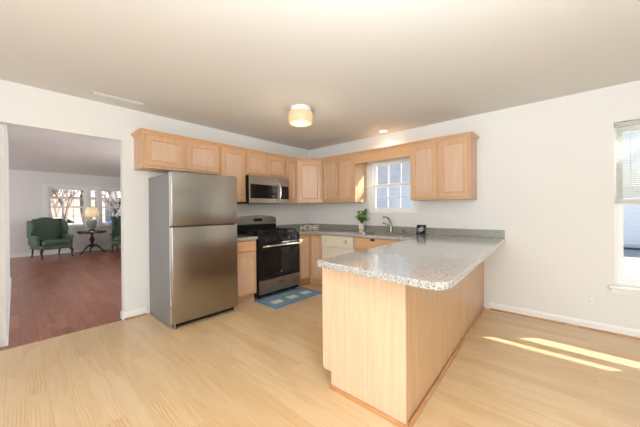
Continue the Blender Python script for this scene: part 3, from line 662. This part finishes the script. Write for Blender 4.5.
rnd = random.Random(3)
bs, bl, bd = MB(), MB(), MB()
for k in range(18):
    a = rnd.uniform(0, 2*PI); hh = rnd.uniform(0.04, 0.22); rad = rnd.uniform(0.01, 0.095)
    p0 = Vector((-0.165, -1.345, CT+0.121)); p1 = p0+Vector((math.cos(a)*rad*0.4, math.sin(a)*rad*0.4, hh*0.6)); p2 = p0+Vector((math.cos(a)*rad, math.sin(a)*rad, hh))
    bs.tube([p0, p1, p2], [0.0025, 0.002, 0.0015], n=6)
    for j in range(10):
        a2 = rnd.uniform(0, 2*PI); q_ = p1.lerp(p2, rnd.uniform(0.1, 1.0))
        leaf(bl if rnd.random() < 0.75 else bd, q_, (math.cos(a2), math.sin(a2), rnd.uniform(-0.1, 0.8)), rnd.uniform(0.045, 0.07), rnd.uniform(0.028, 0.042))
bs.done('stem', M['leaf2'], t); bl.done('foliage', M['leaf'], t); bd.done('dark_foliage', M['leaf2'], t)
b = MB()
for k in range(8):
    a = k*PI/4; leaf(b, (-0.235, -1.40, CT+0.245), (math.cos(a)*0.6-0.5, math.sin(a)*0.7, 0.35), 0.038, 0.022)
b.done('flower', M['yellow'], t)

# HOME letter sign standing in the corner
t = thing('letter_sign', (-0.47, -0.47, CT), 'pale wooden sign spelling HOME standing in the counter corner', 'sign')
su = Vector((1, -1, 0)).normalized(); sn = Vector((-1, -1, 0)).normalized(); so = Vector((-0.47, -0.47, 0)); zb = CT+0.004; LH, LW, TH = 0.092, 0.070, 0.012
def bar(b, ax, az, bx, bz, th=0.012, dep=0.014):
    A, B_ = so+su*ax+Vector((0, 0, az)), so+su*bx+Vector((0, 0, bz)); d = (B_-A).normalized(); nn = d.cross(sn)
    b.loft([[P_+nn*th/2*i+sn*dep/2*j for i, j in ((-1, -1), (1, -1), (1, 1), (-1, 1))] for P_ in (A-d*th*0.3, B_+d*th*0.3)])
def letter(ch, x):
    b = MB(); L_ = x-LW/2+0.006; R_ = x+LW/2-0.006; z0, z1 = zb+0.006, zb+LH-0.006; zm = (z0+z1)/2
    segs = {'H': [(L_, z0, L_, z1), (R_, z0, R_, z1), (L_, zm, R_, zm)], 'O': [(L_, z0, L_, z1), (R_, z0, R_, z1), (L_, z0, R_, z0), (L_, z1, R_, z1)],
            'M': [(L_, z0, L_, z1), (R_, z0, R_, z1), (L_, z1, x, zm-0.008), (x, zm-0.008, R_, z1)], 'E': [(L_, z0, L_, z1), (L_, z0, R_, z0), (L_, zm, R_-0.006, zm), (L_, z1, R_, z1)]}[ch]
    for s_ in segs: bar(b, *s_)
    return b
for k, ch in enumerate('HOME'): letter(ch, -0.126+k*0.084).done('letter', M['sign'], t)
b = MB(); bar(b, -0.16, CT+0.005, 0.16, CT+0.005, th=0.009, dep=0.03); b.done('sign_base', M['mahog'], t)
# black square tile with a round pale motif leaning on the backsplash
t = thing('decorative_tile', (-0.06, -2.29, CT), 'small black square tile with a pale round motif leaning on the backsplash', 'decoration')
tl = 0.06
def tp(y, z, d): return Vector((-0.085+tl*0.6*(z/0.15)-d*0.95, -2.29+(y+2.265)*0.92, CT+z*0.92+d*0.3))
b = MB(); b.loft([[tp(-2.335, 0.0, 0), tp(-2.195, 0.0, 0), tp(-2.195, 0.142, 0), tp(-2.335, 0.142, 0)], [tp(-2.335, 0.0, 0.012), tp(-2.195, 0.0, 0.012), tp(-2.195, 0.142, 0.012), tp(-2.335, 0.142, 0.012)]]); tile = b.done('tile', M['black'], t, bevel=0.002)
def ringm(r0_, r1_, n=28, a0=0, a1=2*PI):
    b = MB(); rows = []
    for k in range(n+1):
        a = a0+(a1-a0)*k/n; rows.append([tp(-2.265+r*math.cos(a), 0.071+r*math.sin(a), d) for r, d in ((r0_, 0.0121), (r1_, 0.0121), (r1_, 0.0135), (r0_, 0.0135))])
    return b.loft(rows)
M['motif'] = plain('pale_motif', (0.42, 0.47, 0.52), 0.5)
b = ringm(0.012, 0.032); b.done('round_motif', M['motif'], tile)
ringm(0.046, 0.052, 10, PI*0.55, PI*1.1).done('arc_motif', M['motif'], tile); ringm(0.048, 0.054, 10, PI*1.55, PI*2.1).done('arc_motif', M['motif'], tile)

# ------------------------------------------------------------------ wall plates
t = thing('light_switch', (-0.001, -2.66, 1.15), 'white double switch plate under the right wall cabinet', 'light switch')
MB().box(-0.007, -0.001, -2.725, -2.60, 1.095, 1.21, bev=0.002).done('cover_plate', M['white'], t)
for y in (-2.69, -2.635): MB().box(-0.013, -0.007, y-0.005, y+0.005, 1.14, 1.165, bev=0.001).done('toggle', M['white'], t)
t = thing('wall_outlet', (-0.001, -4.01, 0.315), 'white duplex outlet low on the right wall near the window', 'outlet')
MB().box(-0.007, -0.001, -4.047, -3.973, 0.258, 0.372, bev=0.002).done('cover_plate', M['white'], t)
for z in (0.292, 0.338):
    rc = MB().lathe([(0.017, -0.0095), (0.017, -0.007)], (0, -4.01, z), n=16, axis=0).done('receptacle', M['white'], t)
    b = MB(); b.box(-0.0100, -0.0094, -4.018, -4.016, z-0.004, z+0.008).box(-0.0100, -0.0094, -4.004, -4.002, z-0.004, z+0.008); b.done('slots', M['slot'], rc)

# rug
t = thing('kitchen_mat', (-1.25, -0.83, 0), 'blue kitchen mat with three white motifs on the floor in front of the stove', 'mat')
RX0, RX1, RY0, RY1 = -1.72, -0.82, -1.09, -0.60
MB().box(RX0, RX1, RY0, RY1, 0.001, 0.008, bev=0.002).done('border', M['rug_b'], t)
fld = MB().box(RX0+0.05, RX1-0.05, RY0+0.05, RY1-0.05, 0.008, 0.0095).done('field', M['rug'], t)
for x in (-1.54, -1.27, -1.00):
    MB().prism([(x-0.07, -0.95, 0.0095), (x+0.07, -0.95, 0.0095), (x+0.085, -0.83, 0.0095), (x-0.085, -0.83, 0.0095)], (0, 0, 0.0012)).done('motif', M['rug_w'], fld)
    b = MB(); b.prism([(x-0.05, -0.80, 0.0095), (x+0.05, -0.80, 0.0095), (x+0.03, -0.72, 0.0095), (x-0.02, -0.70, 0.0095)], (0, 0, 0.001)); b.done('flower_motif', M['rug_g'] if x < -1.1 and x > -1.4 else M['rug_p'], fld)

# ------------------------------------------------------------------ ceiling fixtures
t = thing('ceiling_light', (-1.66, -1.50, H), 'lit drum ceiling light with white base and warm alabaster glass', 'ceiling light')
MB().lathe([(0.118, H-0.0005), (0.122, H-0.02), (0.122, H-0.055)], (-1.66, -1.50, 0), n=36).done('base_ring', M['lamp_white'], t, smooth=True)
MB().lathe([(0.135, H-0.056), (0.140, H-0.066), (0.140, H-0.165), (0.128, H-0.182), (0.09, H-0.19), (0.03, H-0.192)], (-1.66, -1.50, 0), n=36).done('glass_drum', M['glass_lit'], t, smooth=True)
t = thing('recessed_light', (-0.18, -1.76, H), 'small lit round recessed ceiling light above the sink window', 'ceiling light')
b = MB(); n_ = 28; rows = []
for k in range(n_+1):
    a = 2*PI*k/n_; rows.append([Vector((-0.18+r*math.cos(a), -1.76+r*math.sin(a), z)) for r, z in ((0.052, H-0.0005), (0.075, H-0.0005), (0.075, H-0.004), (0.052, H-0.008))])
b.loft(rows, cap=False); b.done('trim_ring', M['lamp_white'], t, smooth=True)
MB().lathe([(0.052, H-0.001), (0.05, H-0.006), (0.02, H-0.010)], (-0.18, -1.76, 0), n=24).done('bulb_lens', M['bulb'], t, smooth=True)
lo = light('recessed_lamp', 'SPOT', (-0.18, -1.76, H-0.02), (0, 0, -1), 6, (1.0, 0.82, 0.58)); lo.data.spot_size = 2.6; lo.data.spot_blend = 0.8; lo.data.shadow_soft_size = 0.04; lo.parent = t; lo.location = (0, 0, -0.02)
lo = light('drum_lamp', 'POINT', (0, 0, -0.26), (0, 0, -1), 4, (1.0, 0.80, 0.56)); lo.data.shadow_soft_size = 0.12; lo.parent = t; lo.parent = bpy.data.objects['ceiling_light']; lo.location = (0, 0, -0.27)
t = thing('ceiling_vent', (-3.14, -0.26, H), 'white slotted ceiling vent near the back wall', 'vent')
MB().box(-3.36, -2.92, -0.305, -0.235, H-0.010, H-0.0005, bev=0.001).done('vent_frame', M['ceil'], t)
b = MB()
for k in range(4): b.box(-3.34, -2.94, -0.292+k*0.014, -0.286+k*0.014, H-0.012, H-0.010)
b.done('louvers', M['ceil'], t)

# ------------------------------------------------------------------ blind on the right window
t = thing('window_blind', (0.02, -4.66, 1.29), 'white mini blind lowered over the upper half of the right-hand window', 'blind')
MB().box(0.005, 0.042, -5.21, -4.20, 2.03, 2.072, bev=0.003).done('head_rail', M['blind'], t)
b = MB(); zz = 1.345; k = 0
while zz < 2.02:
    b.loft([[Vector((0.010, y, zz-0.006)), Vector((0.022, y, zz+0.001)), Vector((0.036, y, zz+0.006)), Vector((0.036, y, zz+0.0068)), Vector((0.022, y, zz+0.0018)), Vector((0.010, y, zz-0.0052))] for y in (-5.202, -4.208)])
    zz += 0.0195
b.done('slats', M['blind'], t)
MB().box(0.010, 0.036, -5.205, -4.205, 1.285, 1.325, bev=0.003).done('bottom_rail', M['blind'], t)
for y in (-4.33, -4.98): MB().box(0.021, 0.024, y-0.0015, y+0.0015, 1.32, 2.035).done('ladder_cord', M['white'], t)
MB().tube([(0.002, -4.30, 2.03), (0.0, -4.30, 1.42)], 0.004, n=8).done('tilt_wand', M['white'], t)

# ------------------------------------------------------------------ living room
SX = 0.94
def wing_chair(loc, rz, label):
    t = thing('wing_chair', (0, 0, 0), label, 'armchair', 'green wing chairs')
    MB().box(-0.36, 0.36, -0.37, 0.32, 0.24, 0.36, bev=0.03).done('seat_frame', M['green'], t, smooth=True)
    MB().box(-0.30, 0.30, -0.40, 0.24, 0.36, 0.48, bev=0.04, seg=3).done('seat_cushion', M['green'], t, smooth=True)
    pts = [(-0.34, 0.30)]+[(-0.37, 0.8), (-0.36, 0.97), (-0.30, 1.02)]+[(-0.25+0.05*k, 1.03+0.08*math.sin(PI*k/10)) for k in range(11)]+[(0.30, 1.02), (0.36, 0.97), (0.37, 0.8), (0.34, 0.30)]
    b = MB(); b.prism([(x, 0.24+(z-0.3)*0.10, z) for x, z in pts], (0, 0.11, 0), bev=0.035); b.done('backrest', M['green'], t, smooth=True)
    for sx in (-1, 1):
        w_ = [(0.34, 0.55), (0.36, 0.99), (0.28, 1.03), (0.16, 1.01), (0.05, 0.93), (0.0, 0.82), (0.02, 0.72), (0.08, 0.64), (0.10, 0.55)]
        b = MB(); b.prism([(sx*0.375-0.035*sx, y, z) for y, z in w_], (sx*0.07, 0, 0), bev=0.025); b.done('wing', M['green'], t, smooth=True)
        b = MB(); b.box(sx*0.33, sx*0.40, -0.28, 0.30, 0.34, 0.56, bev=0.02)
        b.tube([(sx*0.375, -0.31, 0.545), (sx*0.375, -0.28, 0.555), (sx*0.37, 0.0, 0.57), (sx*0.365, 0.28, 0.58)], [0.035, 0.050, 0.050, 0.045], n=14); b.done('arm', M['green'], t, smooth=True)
        MB().tube([(sx*0.31, -0.33, 0.25), (sx*0.34, -0.37, 0.19), (sx*0.335, -0.365, 0.10), (sx*0.33, -0.375, 0.04), (sx*0.335, -0.40, 0.012), (sx*0.336, -0.41, 0.0)], [0.038, 0.036, 0.022, 0.017, 0.028, 0.024], n=10).done('leg', M['mahog'], t, smooth=True)
        MB().tube([(sx*0.30, 0.28, 0.25), (sx*0.30, 0.31, 0.12), (sx*0.30, 0.36, 0.0)], [0.026, 0.020, 0.017], n=8).done('leg', M['mahog'], t, smooth=True)
    for ch in t.children:
        for v_ in ch.data.vertices: v_.co.x *= SX
    t.location = loc; t.rotation_euler = (0, 0, rz); return t
wing_chair((-3.20, 7.0, 0), math.radians(15), 'green upholstered wing chair standing left of the pedestal table')
wing_chair((-1.50, 6.82, 0), math.radians(-18), 'green upholstered wing chair right of the pedestal table, partly hidden by the doorway')
TX, TY = -2.31, 7.1
t = thing('pedestal_table', (TX, TY, 0), 'round dark mahogany tripod pedestal table holding the lamp', 'table')
MB().lathe([(0.31, 0.600), (0.33, 0.602), (0.33, 0.635), (0.355, 0.640), (0.36, 0.660), (0.345, 0.668), (0.335, 0.662)], (TX, TY, 0), n=40).done('tabletop', M['mahog'], t, smooth=True)
MB().lathe([(0.05, 0.17), (0.06, 0.20), (0.035, 0.24), (0.03, 0.30), (0.055, 0.36), (0.07, 0.41), (0.05, 0.46), (0.03, 0.49), (0.028, 0.56), (0.045, 0.58), (0.09, 0.600)], (TX, TY, 0), n=20).done('pedestal', M['mahog'], t, smooth=True)
for k in range(3):
    a = math.radians(-90+60+k*120); dx, dy = math.cos(a), math.sin(a)
    MB().tube([(TX+dx*r, TY+dy*r, z) for r, z in ((0.03, 0.24), (0.10, 0.235), (0.18, 0.17), (0.25, 0.08), (0.30, 0.03), (0.34, 0.018))], [0.026, 0.026, 0.022, 0.018, 0.018, 0.018], n=10).done('leg', M['mahog'], t, smooth=True)
LZ = 0.668
t = thing('table_lamp', (TX, TY, LZ), 'lit table lamp with cream shade and jade ceramic base on the pedestal table', 'lamp')
MB().lathe([(0.10, 0), (0.10, 0.02), (0.075, 0.04), (0.065, 0.06)], (TX, TY, LZ-0.005), n=24).done('lamp_foot', M['mahog'], t, smooth=True)
MB().lathe([(0.06, 0.055), (0.10, 0.13), (0.125, 0.22), (0.12, 0.29), (0.08, 0.35), (0.045, 0.375), (0.05, 0.39)], (TX, TY, LZ), n=28).done('lamp_base', M['ceramic'], t, smooth=True)
MB().tube([(TX, TY, LZ+0.385), (TX, TY, LZ+0.52)], 0.012, n=8).done('lamp_stem', M['nickel'], t)
b = MB(); n_ = 32; rows = []
for r, z in ((0.175, 0.43), (0.16, 0.55), (0.12, 0.735)): rows.append([Vector((TX+r*math.cos(2*PI*k/n_), TY+r*math.sin(2*PI*k/n_), LZ+z)) for k in range(n_)])
for r, z in ((0.118, 0.735), (0.158, 0.55), (0.173, 0.43)): rows.append([Vector((TX+r*math.cos(2*PI*k/n_), TY+r*math.sin(2*PI*k/n_), LZ+z)) for k in range(n_)])
b.loft(rows, cap=False); b.done('lamp_shade', M['shade'], t, smooth=True)
lo = light('shade_bulb', 'POINT', (0, 0, 0), (0, 0, -1), 1.6, (1.0, 0.90, 0.72)); lo.data.shadow_soft_size = 0.05; lo.parent = t; lo.location = (0, 0, 0.56)

# ------------------------------------------------------------------ outside
GZ = -0.55
b = MB(); b.box(-40, 60, -40, 60, GZ-0.2, GZ); tag(b.done('snowy_ground', M['snow']), 'snow covered ground around the house', 'ground', kind='structure')
b = MB(); b.box(-40, 60, 24, 30, GZ, GZ+0.02); tag(b.done('street', M['asphalt']), 'grey street crossing beyond the living room windows', 'road', kind='structure')
def house(loc, sx, sy, h, rh, wallm, ridge_x, label, wins, fh=0.4):
    t = thing('neighbor_house', loc, label, 'house', 'houses outside'); x, y, z = loc
    box('house_wall', wallm, t, x-sx/2, x+sx/2, y-sy/2, y+sy/2, z+fh, z+h)
    box('foundation', M['foundation'], t, x-sx/2+0.03, x+sx/2-0.03, y-sy/2+0.03, y+sy/2-0.03, z, z+fh)
    o_ = 0.35
    if ridge_x:
        p = [(x-sx/2-o_, y-sy/2-o_, z+h-0.1), (x-sx/2-o_, y+sy/2+o_, z+h-0.1), (x-sx/2-o_, y, z+h+rh)]; b = MB(); b.prism(p, (sx+2*o_, 0, 0))
    else:
        p = [(x-sx/2-o_, y-sy/2-o_, z+h-0.1), (x+sx/2+o_, y-sy/2-o_, z+h-0.1), (x, y-sy/2-o_, z+h+rh)]; b = MB(); b.prism(p, (0, sy+2*o_, 0))
    b.done('roof', M['roofs'], t)
    for (wy, wz, ww, wh) in wins:
        f = MB().box(x-sx/2-0.05, x-sx/2, y+wy-ww/2, y+wy+ww/2, z+wz, z+wz+wh).done('house_window', M['white'], t)
        MB().box(x-sx/2-0.06, x-sx/2-0.05, y+wy-ww/2+0.08, y+wy+ww/2-0.08, z+wz+0.08, z+wz+wh-0.08).done('pane', M['blackg'], f)
    return t
house((11.5, 3.2, GZ), 7, 8.5, 3.2, 2.2, M['siding_b'], True, 'blue-grey sided neighbor house with white gable roof seen through the sink window', [(2.6, 1.5, 0.9, 1.2)])
house((15.0, -6.6, GZ), 3, 6, 2.1, 0.7, M['siding_b'], False, 'low blue-grey garage across the snow seen through the right window', [], 0.1)
house((-1.5, 40, GZ), 9, 8, 3.6, 2.6, M['brick'], True, 'low tan house across the street seen through the left living room pane', [])
house((9.5, 42, GZ), 9, 8, 3.6, 2.6, M['siding_w'], True, 'white house across the street toward the right living room pane', [])
def tree(name, loc, h, seed, label):
    r = random.Random(seed); b = MB()
    def grow(p, d, L, rad, depth):
        pts = [p]; rs = [rad]; q_ = p.copy(); dd = d.copy()
        for k in range(3):
            dd = (dd+Vector((r.uniform(-.18, .18), r.uniform(-.18, .18), r.uniform(-.05, .14)))).normalized(); q_ = q_+dd*L/3; pts.append(q_.copy()); rs.append(rad*(1-0.16*(k+1)))
        b.tube(pts, rs, n=6 if depth > 2 else 4, cap=False)
        if depth == 0: return
        for k in range(r.choice((3, 3, 4))):
            st = pts[1].lerp(pts[3], r.uniform(0.1, 1.0)); ax = Vector((r.uniform(-1, 1), r.uniform(-1, 1), r.uniform(0.1, 0.9))).normalized()
            grow(st, (dd*0.75+ax*0.75).normalized(), L*r.uniform(0.6, 0.78), rad*0.55, depth-1)
    grow(Vector(loc), Vector((0, 0, 1)), h*0.34, h*0.017, 5)
    return tag(b.done(name, M['bark']), label, 'tree', 'bare trees outside the living room')
tree('bare_tree', (-3.3, 18.0, GZ), 8.5, 1, 'bare brown tree filling the left living room window')
tree('bare_tree', (-0.6, 21.0, GZ), 9, 4, 'bare brown tree behind the middle living room pane')
tree('bare_tree', (-2.0, 16.0, GZ), 7, 21, 'slender bare tree nearest the middle living room pane')
tree('bare_tree', (0.6, 19.0, GZ), 7.5, 41, 'bare tree behind the spruce in the right living room pane')
tree('bare_tree', (-1.4, 27.5, GZ), 7.5, 55, 'bushy bare tree by the street left of the lamp')
tree('bare_tree', (-1.9, 24.0, GZ), 8, 31, 'bare tree behind the chair seen in the left living room pane')
tree('bare_tree', (-4.2, 35.0, GZ), 11, 9, 'distant bare tree across the street behind the left living room window')
tree('bare_tree', (1.8, 37.0, GZ), 11, 12, 'distant bare tree across the street behind the spruce')
def spruce(loc, h, R_, seed, label):
    r = random.Random(seed); t = thing('spruce_tree', loc, label, 'tree'); L = Vector(loc)
    MB().tube([L, L+Vector((0, 0, h*0.95))], [0.12, 0.02], n=8).done('trunk', M['bark'], t)
    b = MB(); z = 0.15
    while z < h:
        rad = R_*(1-z/h)**0.9+0.05; nb = max(7, int(rad*30))
        for k in range(nb):
            a = 2*PI*k/nb+r.uniform(-.25, .25); rr_ = rad*r.uniform(0.75, 1.1); d = Vector((math.cos(a), math.sin(a), 0)); sd = Vector((-d.y, d.x, 0)); wv = 0.10+0.10*rad
            p0 = L+Vector((0, 0, z)); p1 = p0+d*rr_*0.6+Vector((0, 0, -0.10*rr_)); p2 = p0+d*rr_+Vector((0, 0, -0.12*rr_+0.04))
            vs = [b.b.verts.new(q_) for q_ in (p0, p1-sd*wv, p1+Vector((0, 0, 0.09)), p1+sd*wv, p2)]
            for f in ((0, 1, 2), (0, 2, 3), (1, 4, 2), (2, 4, 3)): b.b.faces.new([vs[i] for i in f])
        z += 0.07
    b.done('needles', M['spruce'], t)
spruce((-0.55, 10.8, GZ), 3.1, 1.15, 5, 'dark blue-green spruce just outside the right living room pane')
def car(loc, m, label):
    t = thing('car', loc, label, 'car', 'cars on the street'); x, y, z = loc
    prof = [(-2.2, 0.35), (-2.25, 0.65), (-2.1, 0.85), (-1.3, 0.95), (-0.7, 1.40), (0.7, 1.42), (1.4, 0.98), (2.1, 0.85), (2.2, 0.6), (2.15, 0.35)]
    MB().prism([(x+a, y-0.85, z+c) for a, c in prof], (0, 1.7, 0), bev=0.06).done('car_body', m, t)
    MB().prism([(x-1.15, y-0.86, z+0.97), (x-0.66, y-0.86, z+1.33), (x+0.62, y-0.86, z+1.34), (x+1.15, y-0.86, z+0.97)], (0, 0.03, 0)).done('car_window', M['blackg'], t)
    for a in (-1.4, 1.4):
        for s_ in (-0.87, 0.67): MB().lathe([(0.2, s_), (0.33, s_+0.03), (0.33, s_+0.17), (0.2, s_+0.2)], (x+a, y, z+0.33), n=18, axis=1).done('wheel', M['tyre'], t, smooth=True)
    return t
car((-1.9, 25.4, GZ+0.02), M['cargrey'], 'silver car parked on the street behind the left living room window')
car((3.0, 26.0, GZ+0.02), M['carblue'], 'dark blue car on the street behind the spruce')
# added rail and panel, out of view, to cut the sun into bands
t = thing('sun_blocker_rail', (0.45, -6.4, GZ), 'unseen added rail splitting the sun outside the right window', 'light blocker')
b = MB(); b.box(0.42, 0.48, -8.2, -4.62, 1.055, 1.105); b.done('blocker_top_rail', M['blocker'], t)
for y in (-4.66, -6.4, -8.16): MB().box(0.41, 0.49, y-0.04, y+0.04, GZ, 1.055).done('blocker_post', M['blocker'], t)
t = thing('sun_blocker_panel', (0.9, -6.6, 2.5), 'unseen added panel cutting off the sun past the right window', 'sun blocker')
MB().box(0.141, 1.90, -8.0, -5.25, 2.48, 2.53).done('blocker_slab', M['blocker'], t)
for y in (-7.9, -5.35): MB().tube([(0.15, y, 1.75), (1.2, y, 2.485)], 0.02, n=8).done('blocker_bracket', M['blocker'], t)
